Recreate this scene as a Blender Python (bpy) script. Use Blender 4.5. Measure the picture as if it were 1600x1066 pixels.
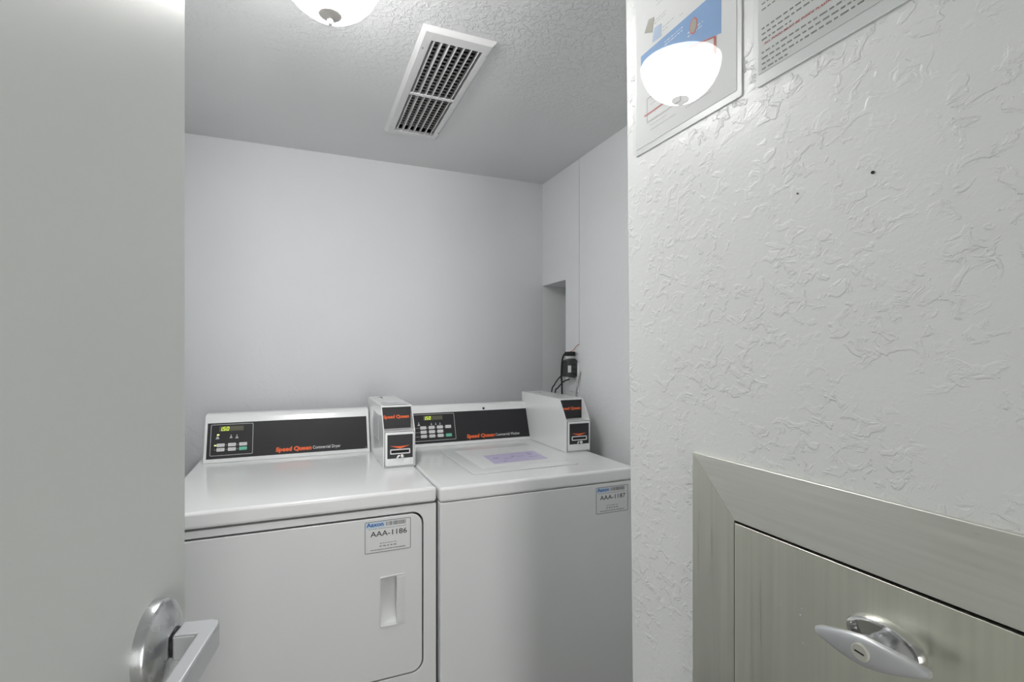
import bpy, bmesh, math, random
from mathutils import Matrix, Vector
random.seed(7)
R = math.radians
PI = math.pi
C = bpy.context.scene.collection
S = bpy.context.scene
for o in list(bpy.data.objects):
    bpy.data.objects.remove(o)

# ------------------------------------------------------------------ camera
EYE = 1.295
cd = bpy.data.cameras.new('camera')
cam = bpy.data.objects.new('camera', cd); C.objects.link(cam)
cam.location = (0, 0, EYE)
cam.rotation_euler = (R(90), 0, R(-22.7))
cd.sensor_width = 36.0
cd.lens = 786/1600*36
cd.shift_y = 18/1600
cd.clip_start = 0.01
S.camera = cam

# ------------------------------------------------------------------ world, lights, exposure
S.view_settings.view_transform = 'Standard'
S.view_settings.look = 'None'
S.view_settings.gamma = 1
S.view_settings.use_curve_mapping = False
S.view_settings.exposure = 0.10
w = bpy.data.worlds.new('world'); S.world = w; w.use_nodes = True
w.node_tree.nodes['Background'].inputs[0].default_value = (0.93, 0.97, 1.0, 1)
w.node_tree.nodes['Background'].inputs[1].default_value = 0.18
BOWL_EMIT = 32.0

def lamp_area(name, loc, rot, sx, sy, power, col=(1, 1, 1)):
    l = bpy.data.lights.new(name, 'AREA'); l.shape = 'RECTANGLE'
    l.size = sx; l.size_y = sy; l.energy = power; l.color = col
    o = bpy.data.objects.new(name, l); C.objects.link(o)
    o.location = loc; o.rotation_euler = rot
    return o
# added soft fill, unseen in the corridor, shining through the doorway behind the camera
lamp_area('hall_fill', (0.24, -1.8, 1.0), (R(90), 0, R(4)), 0.6, 1.3, 22, (1.0, 0.99, 0.97))

# ------------------------------------------------------------------ materials
def nt_mat(name):
    m = bpy.data.materials.new(name); m.use_nodes = True
    return m, m.node_tree, m.node_tree.nodes['Principled BSDF']

def mat(name, col, rough=0.5, metal=0.0, spec=0.5, coat=0.0, grain=0.0, gscale=200.0, var=0.0, emit=None, estr=0.0):
    m, nt, p = nt_mat(name)
    N, L = nt.nodes, nt.links
    p.inputs['Base Color'].default_value = (*col, 1)
    p.inputs['Roughness'].default_value = rough
    p.inputs['Metallic'].default_value = metal
    p.inputs['Specular IOR Level'].default_value = spec
    p.inputs['Coat Weight'].default_value = coat
    p.inputs['Coat Roughness'].default_value = 0.08
    tc = N.new('ShaderNodeTexCoord')
    if var > 0:
        n = N.new('ShaderNodeTexNoise'); n.inputs['Scale'].default_value = 6; n.inputs['Detail'].default_value = 4
        L.new(tc.outputs['Object'], n.inputs['Vector'])
        r = N.new('ShaderNodeMapRange'); r.inputs[3].default_value = 1-var; r.inputs[4].default_value = 1+var
        L.new(n.outputs[0], r.inputs[0])
        mx = N.new('ShaderNodeVectorMath'); mx.operation = 'SCALE'
        mx.inputs[0].default_value = col
        L.new(r.outputs[0], mx.inputs['Scale'])
        L.new(mx.outputs[0], p.inputs['Base Color'])
    if grain > 0:
        n = N.new('ShaderNodeTexNoise'); n.inputs['Scale'].default_value = gscale; n.inputs['Detail'].default_value = 3
        L.new(tc.outputs['Object'], n.inputs['Vector'])
        b = N.new('ShaderNodeBump'); b.inputs['Strength'].default_value = 1.0; b.inputs['Distance'].default_value = grain
        L.new(n.outputs[0], b.inputs['Height']); L.new(b.outputs[0], p.inputs['Normal'])
    if emit:
        p.inputs['Emission Color'].default_value = (*emit, 1)
        p.inputs['Emission Strength'].default_value = estr
    return m

def plaster(name, col, rough, scale, dist, lo, hi, fine=0.0, stretch=(1, 1, 1), fade=None, patch=(0.35, 0.6)):
    """skip-trowel plaster: flat plateaus with crisp torn edges"""
    m, nt, p = nt_mat(name)
    N, L = nt.nodes, nt.links
    p.inputs['Roughness'].default_value = rough
    tc = N.new('ShaderNodeTexCoord')
    mp = N.new('ShaderNodeMapping'); mp.inputs['Scale'].default_value = stretch
    L.new(tc.outputs['Object'], mp.inputs['Vector'])
    n1 = N.new('ShaderNodeTexNoise'); n1.inputs['Scale'].default_value = scale
    n1.inputs['Detail'].default_value = 5; n1.inputs['Roughness'].default_value = 0.55
    n1.inputs['Distortion'].default_value = 0.6
    L.new(mp.outputs[0], n1.inputs['Vector'])
    r1 = N.new('ShaderNodeMapRange'); r1.interpolation_type = 'SMOOTHSTEP'
    r1.inputs[1].default_value = lo; r1.inputs[2].default_value = hi
    L.new(n1.outputs[0], r1.inputs[0])
    n2 = N.new('ShaderNodeTexNoise'); n2.inputs['Scale'].default_value = scale*0.22; n2.inputs['Detail'].default_value = 2
    L.new(tc.outputs['Object'], n2.inputs['Vector'])
    r2 = N.new('ShaderNodeMapRange'); r2.interpolation_type = 'SMOOTHSTEP'
    r2.inputs[1].default_value = patch[0]; r2.inputs[2].default_value = patch[1]
    L.new(n2.outputs[0], r2.inputs[0])
    mul = N.new('ShaderNodeMath'); mul.operation = 'MULTIPLY'
    L.new(r1.outputs[0], mul.inputs[0]); L.new(r2.outputs[0], mul.inputs[1])
    n3 = N.new('ShaderNodeTexNoise'); n3.inputs['Scale'].default_value = scale*3.2; n3.inputs['Detail'].default_value = 2
    L.new(mp.outputs[0], n3.inputs['Vector'])
    m3 = N.new('ShaderNodeMath'); m3.operation = 'MULTIPLY_ADD'; m3.inputs[1].default_value = fine
    L.new(n3.outputs[0], m3.inputs[0]); L.new(mul.outputs[0], m3.inputs[2])
    b = N.new('ShaderNodeBump'); b.inputs['Distance'].default_value = dist; b.inputs['Strength'].default_value = 1
    if fade:
        ax, f0, f1 = fade
        sp = N.new('ShaderNodeSeparateXYZ'); L.new(tc.outputs['Object'], sp.inputs[0])
        fr = N.new('ShaderNodeMapRange'); fr.inputs[1].default_value = f0; fr.inputs[2].default_value = f1
        fr.inputs[3].default_value = 1.0; fr.inputs[4].default_value = 0.06
        L.new(sp.outputs[ax], fr.inputs[0])
        mm = N.new('ShaderNodeMath'); mm.operation = 'MULTIPLY'
        L.new(m3.outputs[0], mm.inputs[0]); L.new(fr.outputs[0], mm.inputs[1])
        L.new(mm.outputs[0], b.inputs['Height'])
    else:
        L.new(m3.outputs[0], b.inputs['Height'])
    L.new(b.outputs[0], p.inputs['Normal'])
    n4 = N.new('ShaderNodeTexNoise'); n4.inputs['Scale'].default_value = 2.2; n4.inputs['Detail'].default_value = 5
    L.new(tc.outputs['Object'], n4.inputs['Vector'])
    r4 = N.new('ShaderNodeMapRange'); r4.inputs[3].default_value = 0.965; r4.inputs[4].default_value = 1.035
    L.new(n4.outputs[0], r4.inputs[0])
    sc = N.new('ShaderNodeVectorMath'); sc.operation = 'SCALE'; sc.inputs[0].default_value = col
    L.new(r4.outputs[0], sc.inputs['Scale']); L.new(sc.outputs[0], p.inputs['Base Color'])
    return m

def brushed(name, col, rough, stretch):
    m, nt, p = nt_mat(name)
    N, L = nt.nodes, nt.links
    p.inputs['Metallic'].default_value = 1.0
    tc = N.new('ShaderNodeTexCoord')
    mp = N.new('ShaderNodeMapping'); mp.inputs['Scale'].default_value = stretch
    L.new(tc.outputs['Object'], mp.inputs['Vector'])
    n = N.new('ShaderNodeTexNoise'); n.inputs['Scale'].default_value = 1.0; n.inputs['Detail'].default_value = 4
    L.new(mp.outputs[0], n.inputs['Vector'])
    r = N.new('ShaderNodeMapRange'); r.inputs[1].default_value = 0.3; r.inputs[2].default_value = 0.7
    r.inputs[3].default_value = rough*0.8; r.inputs[4].default_value = rough*1.25
    L.new(n.outputs[0], r.inputs[0]); L.new(r.outputs[0], p.inputs['Roughness'])
    r2 = N.new('ShaderNodeMapRange'); r2.inputs[1].default_value = 0.3; r2.inputs[2].default_value = 0.7
    r2.inputs[3].default_value = 0.95; r2.inputs[4].default_value = 1.04
    L.new(n.outputs[0], r2.inputs[0])
    sc = N.new('ShaderNodeVectorMath'); sc.operation = 'SCALE'; sc.inputs[0].default_value = col
    L.new(r2.outputs[0], sc.inputs['Scale']); L.new(sc.outputs[0], p.inputs['Base Color'])
    b = N.new('ShaderNodeBump'); b.inputs['Distance'].default_value = 0.0001; b.inputs['Strength'].default_value = 0.15
    L.new(n.outputs[0], b.inputs['Height']); L.new(b.outputs[0], p.inputs['Normal'])
    return m

def acrylic(name):
    m = bpy.data.materials.new(name); m.use_nodes = True
    nt = m.node_tree; N, L = nt.nodes, nt.links
    for n in list(N): N.remove(n)
    out = N.new('ShaderNodeOutputMaterial')
    tr = N.new('ShaderNodeBsdfTransparent'); tr.inputs[0].default_value = (0.985, 0.988, 0.986, 1)
    gl = N.new('ShaderNodeBsdfGlossy'); gl.inputs['Roughness'].default_value = 0.0
    fr = N.new('ShaderNodeFresnel'); fr.inputs[0].default_value = 1.49
    mx = N.new('ShaderNodeMixShader')
    gm = N.new('ShaderNodeNewGeometry')   # only the entry side of the sheet mirrors
    sb = N.new('ShaderNodeMath'); sb.operation = 'SUBTRACT'; sb.inputs[0].default_value = 1.0
    L.new(gm.outputs['Backfacing'], sb.inputs[1])
    mu = N.new('ShaderNodeMath'); mu.operation = 'MULTIPLY'
    L.new(fr.outputs[0], mu.inputs[0]); L.new(sb.outputs[0], mu.inputs[1])
    L.new(mu.outputs[0], mx.inputs[0]); L.new(tr.outputs[0], mx.inputs[1]); L.new(gl.outputs[0], mx.inputs[2])
    L.new(mx.outputs[0], out.inputs[0])
    return m

M = {}
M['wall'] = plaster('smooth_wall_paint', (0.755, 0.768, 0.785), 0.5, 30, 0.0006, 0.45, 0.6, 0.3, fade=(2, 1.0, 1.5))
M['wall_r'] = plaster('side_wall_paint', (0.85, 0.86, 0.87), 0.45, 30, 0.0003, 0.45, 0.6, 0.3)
M['trowel'] = plaster('trowelled_wall_paint', (0.83, 0.84, 0.83), 0.32, 58, 0.0009, 0.50, 0.61, 0.30, stretch=(1, 0.85, 1.1), patch=(0.32, 0.58))
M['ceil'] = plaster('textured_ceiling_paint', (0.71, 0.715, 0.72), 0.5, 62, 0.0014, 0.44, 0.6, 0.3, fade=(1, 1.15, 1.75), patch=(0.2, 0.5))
M['floor'] = mat('vinyl_floor', (0.35, 0.34, 0.32), 0.4, var=0.1)
M['hall'] = mat('corridor_paint', (0.75, 0.75, 0.72), 0.6, var=0.03)
M['door'] = mat('door_paint', (0.69, 0.705, 0.685), 0.38, grain=0.00004, gscale=240, var=0.015)
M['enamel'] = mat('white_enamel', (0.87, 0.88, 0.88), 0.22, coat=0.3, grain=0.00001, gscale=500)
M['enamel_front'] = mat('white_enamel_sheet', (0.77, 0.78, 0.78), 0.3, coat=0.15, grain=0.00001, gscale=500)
M['plastic'] = mat('white_plastic', (0.8, 0.81, 0.81), 0.35)
M['dark'] = mat('charcoal_overlay', (0.026, 0.026, 0.029), 0.42, spec=0.35, grain=0.00001, gscale=900)
M['adapter'] = mat('adapter_plastic', (0.045, 0.047, 0.05), 0.45)
M['black'] = mat('black_plastic', (0.012, 0.012, 0.013), 0.4)
M['void'] = mat('dark_cavity', (0.006, 0.006, 0.006), 0.8)
M['led_off'] = mat('unlit_display', (0.11, 0.105, 0.07), 0.3)
M['led'] = mat('lit_digits', (0.3, 0.4, 0.02), 0.5, emit=(0.75, 1.0, 0.06), estr=1.1)
M['ledw'] = mat('lit_lamp', (0.5, 0.5, 0.1), 0.5, emit=(0.9, 1.0, 0.3), estr=1.6)
M['ink_w'] = mat('white_ink', (0.72, 0.72, 0.72), 0.5)
M['ink_g'] = mat('pale_grey_ink', (0.5, 0.5, 0.5), 0.5)
M['orange'] = mat('orange_ink', (0.86, 0.145, 0.038), 0.5)
M['green'] = mat('green_key', (0.16, 0.55, 0.40), 0.45)
M['ink'] = mat('black_ink', (0.03, 0.03, 0.032), 0.5)
M['ink_soft'] = mat('grey_ink', (0.20, 0.205, 0.205), 0.55)
M['ink_red'] = mat('red_ink', (0.45, 0.05, 0.05), 0.55)
M['blue_ink'] = mat('blue_ink', (0.035, 0.14, 0.42), 0.5)
M['blue_pale'] = mat('pale_blue_ink', (0.55, 0.68, 0.80), 0.5)
M['sticker'] = mat('sticker_paper', (0.76, 0.77, 0.77), 0.4)
M['lav'] = mat('lavender_print', (0.58, 0.53, 0.72), 0.35)
M['lav_d'] = mat('violet_ink', (0.22, 0.17, 0.42), 0.4)
M['grey_film'] = mat('grey_film', (0.62, 0.62, 0.64), 0.45)
M['paper'] = mat('notice_paper', (0.80, 0.80, 0.80), 0.6)
M['paper_g'] = mat('notice_card', (0.70, 0.71, 0.70), 0.6)
M['blue'] = mat('blue_print', (0.17, 0.34, 0.64), 0.55, var=0.12)
M['khaki'] = mat('khaki_print', (0.40, 0.385, 0.33), 0.6)
M['skyprint'] = mat('pale_blue_print', (0.45, 0.55, 0.72), 0.6)
M['redline'] = mat('brick_red_print', (0.62, 0.16, 0.14), 0.6)
M['clear'] = acrylic('clear_acrylic')
M['acr_edge'] = mat('acrylic_back', (0.80, 0.81, 0.81), 0.3)
M['steel'] = brushed('brushed_steel', (0.74, 0.74, 0.64), 0.34, (1, 170, 3))
M['steel_f'] = brushed('brushed_steel_frame', (0.82, 0.82, 0.75), 0.34, (1, 6, 160))
M['steel_v'] = brushed('brushed_steel_upright', (0.72, 0.72, 0.64), 0.34, (1, 170, 3))
M['satin'] = brushed('satin_chrome', (0.60, 0.61, 0.62), 0.27, (40, 40, 40))
M['satin_l'] = mat('satin_lever', (0.66, 0.67, 0.69), 0.36, metal=0.8)
M['chrome'] = mat('chrome', (0.80, 0.80, 0.80), 0.12, metal=1.0)
M['nickel'] = mat('brushed_nickel', (0.66, 0.63, 0.60), 0.45, metal=0.25)
M['cream'] = mat('lock_face', (0.62, 0.61, 0.55), 0.4, metal=0.4)
M['bowl'] = mat('frosted_bowl_glass', (0.9, 0.9, 0.9), 0.3, emit=(1.0, 0.995, 0.98), estr=BOWL_EMIT)
M['bowl_in'] = mat('bowl_inside', (0.9, 0.9, 0.9), 0.4)
def hot_spot(m):
    # the bulb sits low in the bowl, so the underside glows more than the rim
    nt = m.node_tree; N, L = nt.nodes, nt.links; p = N['Principled BSDF']
    tc = N.new('ShaderNodeTexCoord'); sp = N.new('ShaderNodeSeparateXYZ'); mr = N.new('ShaderNodeMapRange')
    L.new(tc.outputs['Object'], sp.inputs[0]); L.new(sp.outputs[2], mr.inputs[0])
    mr.inputs[1].default_value = -0.065; mr.inputs[2].default_value = -0.14
    mr.inputs[3].default_value = BOWL_EMIT*0.36; mr.inputs[4].default_value = BOWL_EMIT*2.6
    L.new(mr.outputs[0], p.inputs['Emission Strength'])
hot_spot(M['bowl'])
M['grille'] = mat('white_grille_paint', (0.72, 0.72, 0.72), 0.4)
M['grille_d'] = mat('dusty_louver', (0.34, 0.33, 0.32), 0.8, var=0.3)
M['duct'] = mat('duct_inside', (0.015, 0.015, 0.015), 0.9)
M['red_wire'] = mat('red_wire', (0.5, 0.05, 0.04), 0.4)
M['tube'] = mat('white_tube', (0.62, 0.62, 0.62), 0.3)

# ------------------------------------------------------------------ mesh helpers
def nb(): return bmesh.new()

def obj(name, bm, m, parent=None, bevel=0.0, seg=3, smooth=False, kind=None, label=None):
    bmesh.ops.recalc_face_normals(bm, faces=bm.faces)
    me = bpy.data.meshes.new(name); bm.to_mesh(me); bm.free()
    if smooth:
        for p in me.polygons: p.use_smooth = True
    me.materials.append(m)
    o = bpy.data.objects.new(name, me); C.objects.link(o)
    if parent: o.parent = parent
    if bevel > 0:
        b = o.modifiers.new('bevel', 'BEVEL'); b.width = bevel; b.segments = seg
        b.limit_method = 'ANGLE'; b.angle_limit = R(35)
        b.harden_normals = True
        for p in me.polygons: p.use_smooth = True
    if kind: o['kind'] = kind
    if label: o['label'] = label
    return o

def thing(name, label, cat, loc=(0, 0, 0), rotz=0, group=None):
    o = bpy.data.objects.new(name, None); C.objects.link(o)
    o.empty_display_size = 0.05
    o.location = loc; o.rotation_euler = (0, 0, rotz)
    o['label'] = label; o['category'] = cat
    if group: o['group'] = group
    return o

def tag(o, label, cat, group=None):
    o['label'] = label; o['category'] = cat
    if group: o['group'] = group
    return o

I4 = Matrix.Identity(4)
def box(bm, x0, x1, y0, y1, z0, z1, T=I4):
    vs = [bm.verts.new(T @ Vector(p)) for p in
          ((x0, y0, z0), (x1, y0, z0), (x1, y1, z0), (x0, y1, z0), (x0, y0, z1), (x1, y0, z1), (x1, y1, z1), (x0, y1, z1))]
    for f in ((0, 3, 2, 1), (4, 5, 6, 7), (0, 1, 5, 4), (1, 2, 6, 5), (2, 3, 7, 6), (3, 0, 4, 7)):
        bm.faces.new([vs[i] for i in f])
    return bm

def frame(o, s, t):
    """matrix taking (s, t, n) to space; n = s x t"""
    s = Vector(s).normalized(); t = Vector(t).normalized(); n = s.cross(t)
    m = Matrix.Identity(4)
    for i, v in enumerate((s, t, n, Vector(o))):
        for r in range(3): m[r][i] = v[r]
    return m

def rrect(s0, s1, t0, t1, r=0.0, n=5):
    pts = []
    r = max(r, 1e-5)
    for cx, cy, a in ((s1-r, t0+r, -90), (s1-r, t1-r, 0), (s0+r, t1-r, 90), (s0+r, t0+r, 180)):
        for k in range(n+1):
            an = R(a+90*k/n)
            pts.append((cx+r*math.cos(an), cy+r*math.sin(an)))
    return pts

def slab(bm, pts, n0, n1, T=I4):
    a = [bm.verts.new(T @ Vector((p[0], p[1], n0))) for p in pts]
    b = [bm.verts.new(T @ Vector((p[0], p[1], n1))) for p in pts]
    bm.faces.new(a[::-1]); bm.faces.new(b)
    k = len(pts)
    for i in range(k):
        bm.faces.new((a[i], a[(i+1) % k], b[(i+1) % k], b[i]))
    return bm

def ring(bm, outer, inner, n0, n1, T=I4):
    k = len(outer)
    V = [[bm.verts.new(T @ Vector((p[0], p[1], n))) for p in L] for L in (outer, inner) for n in (n0, n1)]
    oa, ob, ia, ib = V
    for i in range(k):
        j = (i+1) % k
        bm.faces.new((oa[i], oa[j], ob[j], ob[i]))
        bm.faces.new((ia[i], ib[i], ib[j], ia[j]))
        bm.faces.new((ob[i], ob[j], ib[j], ib[i]))
        bm.faces.new((oa[i], ia[i], ia[j], oa[j]))
    return bm

def lathe(bm, prof, T=I4, n=48, cap=True):
    rows = []
    for r, z in prof:
        if r < 1e-6:
            rows.append([bm.verts.new(T @ Vector((0, 0, z)))])
        else:
            rows.append([bm.verts.new(T @ Vector((r*math.cos(2*PI*k/n), r*math.sin(2*PI*k/n), z))) for k in range(n)])
    for a, b in zip(rows, rows[1:]):
        if len(a) == 1 and len(b) == 1: continue
        for k in range(n):
            j = (k+1) % n
            if len(a) == 1: bm.faces.new((a[0], b[k], b[j]))
            elif len(b) == 1: bm.faces.new((a[k], a[j], b[0]))
            else: bm.faces.new((a[k], a[j], b[j], b[k]))
    if cap:
        if len(rows[0]) > 1: bm.faces.new(rows[0][::-1])
        if len(rows[-1]) > 1: bm.faces.new(rows[-1])
    return bm

def tube(bm, pts, r, n=10, sub=5):
    P = [Vector(p) for p in pts]
    if len(P) > 2:   # Catmull-Rom
        Q = []
        E = [P[0]*2-P[1]] + P + [P[-1]*2-P[-2]]
        for i in range(1, len(E)-2):
            for k in range(sub):
                t = k/sub
                a, b, c, d = E[i-1], E[i], E[i+1], E[i+2]
                Q.append(0.5*((2*b)+(c-a)*t+(2*a-5*b+4*c-d)*t*t+(3*b-a-3*c+d)*t**3))
        Q.append(P[-1]); P = Q
    rows = []
    up = Vector((0.3, 0.2, 1)).normalized()
    for i, p in enumerate(P):
        d = (P[min(i+1, len(P)-1)]-P[max(i-1, 0)]).normalized()
        s = d.cross(up)
        if s.length < 1e-3: s = d.cross(Vector((1, 0, 0)))
        s.normalize(); t = s.cross(d)
        rows.append([bm.verts.new(p+r*(s*math.cos(2*PI*k/n)+t*math.sin(2*PI*k/n))) for k in range(n)])
    for a, b in zip(rows, rows[1:]):
        for k in range(n):
            bm.faces.new((a[k], a[(k+1) % n], b[(k+1) % n], b[k]))
    bm.faces.new(rows[0][::-1]); bm.faces.new(rows[-1])
    return bm

def text(name, body, m, parent, T, x0, x1, y0, cap, bold=0.0, shear=0.0, ref='H', n=0.0004):
    """text as a thin mesh: fits x0..x1, baseline y0, capital height cap, in frame T"""
    cu = bpy.data.curves.new(name, 'FONT'); cu.body = body; cu.size = 1.0
    cu.offset = bold; cu.shear = shear; cu.resolution_u = 3
    o = bpy.data.objects.new(name, cu); C.objects.link(o)
    bpy.context.view_layer.update()
    dg = bpy.context.evaluated_depsgraph_get()
    me = bpy.data.meshes.new_from_object(o.evaluated_get(dg))
    bpy.data.objects.remove(o)
    xs = [v.co.x for v in me.vertices]
    caph = 0.70
    sx = (x1-x0)/(max(xs)-min(xs)); sy = cap/caph; mn = min(xs)
    for v in me.vertices:
        v.co = T @ Vector((x0+(v.co.x-mn)*sx, y0+v.co.y*sy, n))
    me.materials.clear(); me.materials.append(m)
    q = bpy.data.objects.new(name, me); C.objects.link(q)
    q.parent = parent
    return q

def dashes(bm, T, x0, x1, y, h, n, words=None):
    """a line of print too small to read: word-length strokes"""
    x = x0
    rnd = random.Random(int((x0*13+y*7919+x1*31)*1e5) & 0xffff)
    while x < x1:
        wl = rnd.uniform(1.2, 4.2)*h*1.1
        e = min(x+wl, x1)
        slab(bm, [(x, y), (e, y), (e, y+h), (x, y+h)], n, n+0.0001, T)
        x = e+h*1.3
    return bm

SEG = {'0': 'abcdef', '1': 'bc', '5': 'afgcd'}
def digits(bm, T, s, t, h, n):
    wd = h*0.55; th = h*0.11
    def bar(x0, x1, y0, y1):
        sl = 0.14
        slab(bm, [(x0+y0*sl+s, t+y0), (x1+y0*sl+s, t+y0), (x1+y1*sl+s, t+y1), (x0+y1*sl+s, t+y1)], n, n+0.0002, T)
    x = 0
    for ch in '1.50':
        if ch == '.':
            bar(x-0.22*h, x-0.22*h+th*1.2, 0, th*1.2); continue
        for c in SEG[ch]:
            m_ = h/2
            if c == 'a': bar(x, x+wd, h-th, h)
            if c == 'd': bar(x, x+wd, 0, th)
            if c == 'g': bar(x, x+wd, m_-th/2, m_+th/2)
            if c == 'f': bar(x, x+th, m_, h)
            if c == 'e': bar(x, x+th, 0, m_)
            if c == 'b': bar(x+wd-th, x+wd, m_, h)
            if c == 'c': bar(x+wd-th, x+wd, 0, m_)
        x += wd*1.45
    return bm

# ------------------------------------------------------------------ the room
CEIL = EYE+0.85
XL, XN, XR, YB, YE = -0.47, 0.52, 1.1237, 2.284, -0.20
def struct(name, bm, m, bevel=0.0, parent=None):
    o = obj(name, bm, m, parent, bevel=bevel)
    if parent is None: o['kind'] = 'structure'
    return o

fl = nb(); box(fl, XL-0.1, 1.7, YE-0.1, 2.95, -0.08, 0)
struct('floor', fl, M['floor'])
# ceiling with the hole for the air register
VX0, VX1, VY0, VY1 = 0.322, 0.467, 1.330, 1.920
c = nb()
for a in ((XL-0.1, VX0, YE-0.1, 2.95), (VX1, 1.7, YE-0.1, 2.95), (VX0, VX1, YE-0.1, VY0), (VX0, VX1, VY1, 2.95)):
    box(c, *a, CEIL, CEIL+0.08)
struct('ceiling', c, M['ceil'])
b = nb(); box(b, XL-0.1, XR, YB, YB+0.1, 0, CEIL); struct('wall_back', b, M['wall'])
b = nb(); box(b, XL-0.1, XL, YE, YB, 0, CEIL); struct('wall_left', b, M['wall_r'])
# wall beside the trash hatch; its corner is a little out of plumb
b = nb()
vs = [b.verts.new(p) for p in (
    (XN, YE-0.1, 0), (1.7, YE-0.1, 0), (1.7, 0.7022, 0), (XN, 0.7022, 0),
    (XN, YE-0.1, CEIL), (1.7, YE-0.1, CEIL), (1.7, 0.7376, CEIL), (XN, 0.7376, CEIL))]
for f in ((0, 3, 2, 1), (4, 5, 6, 7), (0, 1, 5, 4), (1, 2, 6, 5), (2, 3, 7, 6), (3, 0, 4, 7)):
    b.faces.new([vs[i] for i in f])
struct('wall_right_front', b, M['trowel'], bevel=0.006)
# far right wall, with a sealed joint and an open chase beside the back wall
JY, RT, SL = 2.044, EYE+0.336, 1.922
b = nb()
box(b, XR, XR+0.012, 0.74, SL-0.0024, 0, CEIL)
box(b, XR, XR+0.012, SL+0.0018, JY, EYE+0.03, CEIL)
box(b, XR, XR+0.012, SL-0.0024, JY, 0, EYE+0.03)
box(b, XR+0.012, XR+0.10, 0.74, JY, 0, CEIL)
box(b, XR, XR+0.10, JY, YB, RT, CEIL)
struct('wall_right_rear', b, M['wall_r'])
b = nb()
box(b, XR, 1.55, YB, YB+0.10, 0, CEIL)
struct('wall_chase_back', b, M['wall_r'])
b = nb(); box(b, XR+0.10, 1.45, JY-0.06, JY, 0, RT); box(b, 1.45, 1.55, JY-0.06, YB, 0, RT)
box(b, XR+0.10, 1.55, JY-0.06, YB, RT, RT+0.05)
struct('wall_chase', b, M['wall_r'])
# the entrance wall that holds the doorway the camera stands in
b = nb()
box(b, XL-0.1, -0.265, YE-0.1, YE, 0, CEIL)
box(b, -0.265, XN, YE-0.1, YE, 2.06, CEIL)
struct('wall_entry', b, M['wall_r'])
# the corridor outside
b = nb(); box(b, -1.4, 1.7, -2.0, YE-0.1, -0.08, -0.001); struct('floor_hall', b, M['floor'])
b = nb(); box(b, -1.4, 1.7, -2.1, -2.0, 0, 2.4); struct('wall_hall', b, M['hall'])

def skirt(name, x0, x1, y0, y1):
    q = nb(); box(q, x0, x1, y0, y1, 0, 0.09); struct(name, q, M['wall_r'])
skirt('baseboard_back', XL+0.012, XR-0.012, YB-0.012, YB)
skirt('baseboard_left', XL, XL+0.012, YE, YB-0.012)

# ------------------------------------------------------------------ entry door with its lever
ED = Vector((-0.109, 0.598)); TH = R(10)
dd = Vector((math.sin(TH), math.cos(TH))); nn = Vector((math.cos(TH), -math.sin(TH)))
DT = frame((ED.x, ED.y, 0), (-dd.x, -dd.y, 0), (0, 0, 1))   # s runs to the hinge; s x t must face the room
if (DT.to_3x3() @ Vector((0, 0, 1))).dot(Vector((nn.x, nn.y, 0))) < 0:
    FLIP = -1
else:
    FLIP = 1
def dpt(s, z, n): return DT @ Vector((s, z, n*FLIP))
b = nb(); slab(b, rrect(0, 0.80, 0.012, 2.03, 0.001, 1), 0, -0.04*FLIP, DT)
door = struct('door_1', b, M['door'], bevel=0.0012)
RS, RZ = 0.071, EYE-0.2555
RT_ = Matrix.Translation(dpt(RS, RZ, 0)) @ Vector((nn.x, nn.y, 0)).to_track_quat('Z', 'Y').to_matrix().to_4x4()
b = nb()
lathe(b, [(0.0370, 0.0), (0.0370, 0.0075), (0.0360, 0.0095), (0.034, 0.0115), (0.026, 0.0155), (0.017, 0.0185), (0.0145, 0.0188), (0.0, 0.0188)], RT_, 64)
hand = obj('door_handle', b, M['satin'], door, smooth=True, label='satin chrome round rose plate with lever')
hand.modifiers.new('e', 'EDGE_SPLIT').split_angle = R(38)
b = nb(); lathe(b, [(0.0125, 0.0186), (0.0125, 0.0200), (0.011, 0.0212), (0.0, 0.0212)], RT_, 32)
o_ = obj('collar', b, M['black'], hand, smooth=True)
# the lever: a square shank out of the rose, mitred into a flat blade running to the hinge side
LT = frame(dpt(RS, RZ, 0), (-dd.x, -dd.y, 0), (0, 0, 1))
def lever_bm():
    q = nb()
    N0, N1, Hh = 0.0205, 0.053, 0.0112
    out = [(-0.0125, N0), (-0.0125, N1-0.009), (-0.0095, N1-0.002), (-0.003, N1), (0.118, N1+0.002), (0.1215, N1-0.002), (0.1215, N1-0.009), (0.118, N1-0.0115),
           (0.0125, N1-0.0135), (0.0125, N0)]
    lo = [q.verts.new(LT @ Vector((s, -Hh, n*FLIP))) for s, n in out]
    hi = [q.verts.new(LT @ Vector((s, Hh, n*FLIP))) for s, n in out]
    q.faces.new(lo); q.faces.new(hi)
    k = len(out)
    for i in range(k): q.faces.new((lo[i], lo[(i+1) % k], hi[(i+1) % k], hi[i]))
    return q
obj('lever', lever_bm(), M['satin_l'], hand, bevel=0.0022, seg=3)
# door hinges (out of sight behind the leaf but holding it)
for hz in (0.25, 1.05, 1.8):
    b = nb()
    T = Matrix.Translation(dpt(0.805, hz, -0.02))
    lathe(b, [(0.006, -0.045), (0.006, 0.045)], T, 12); obj('hinge', b, M['satin'], door)

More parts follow.
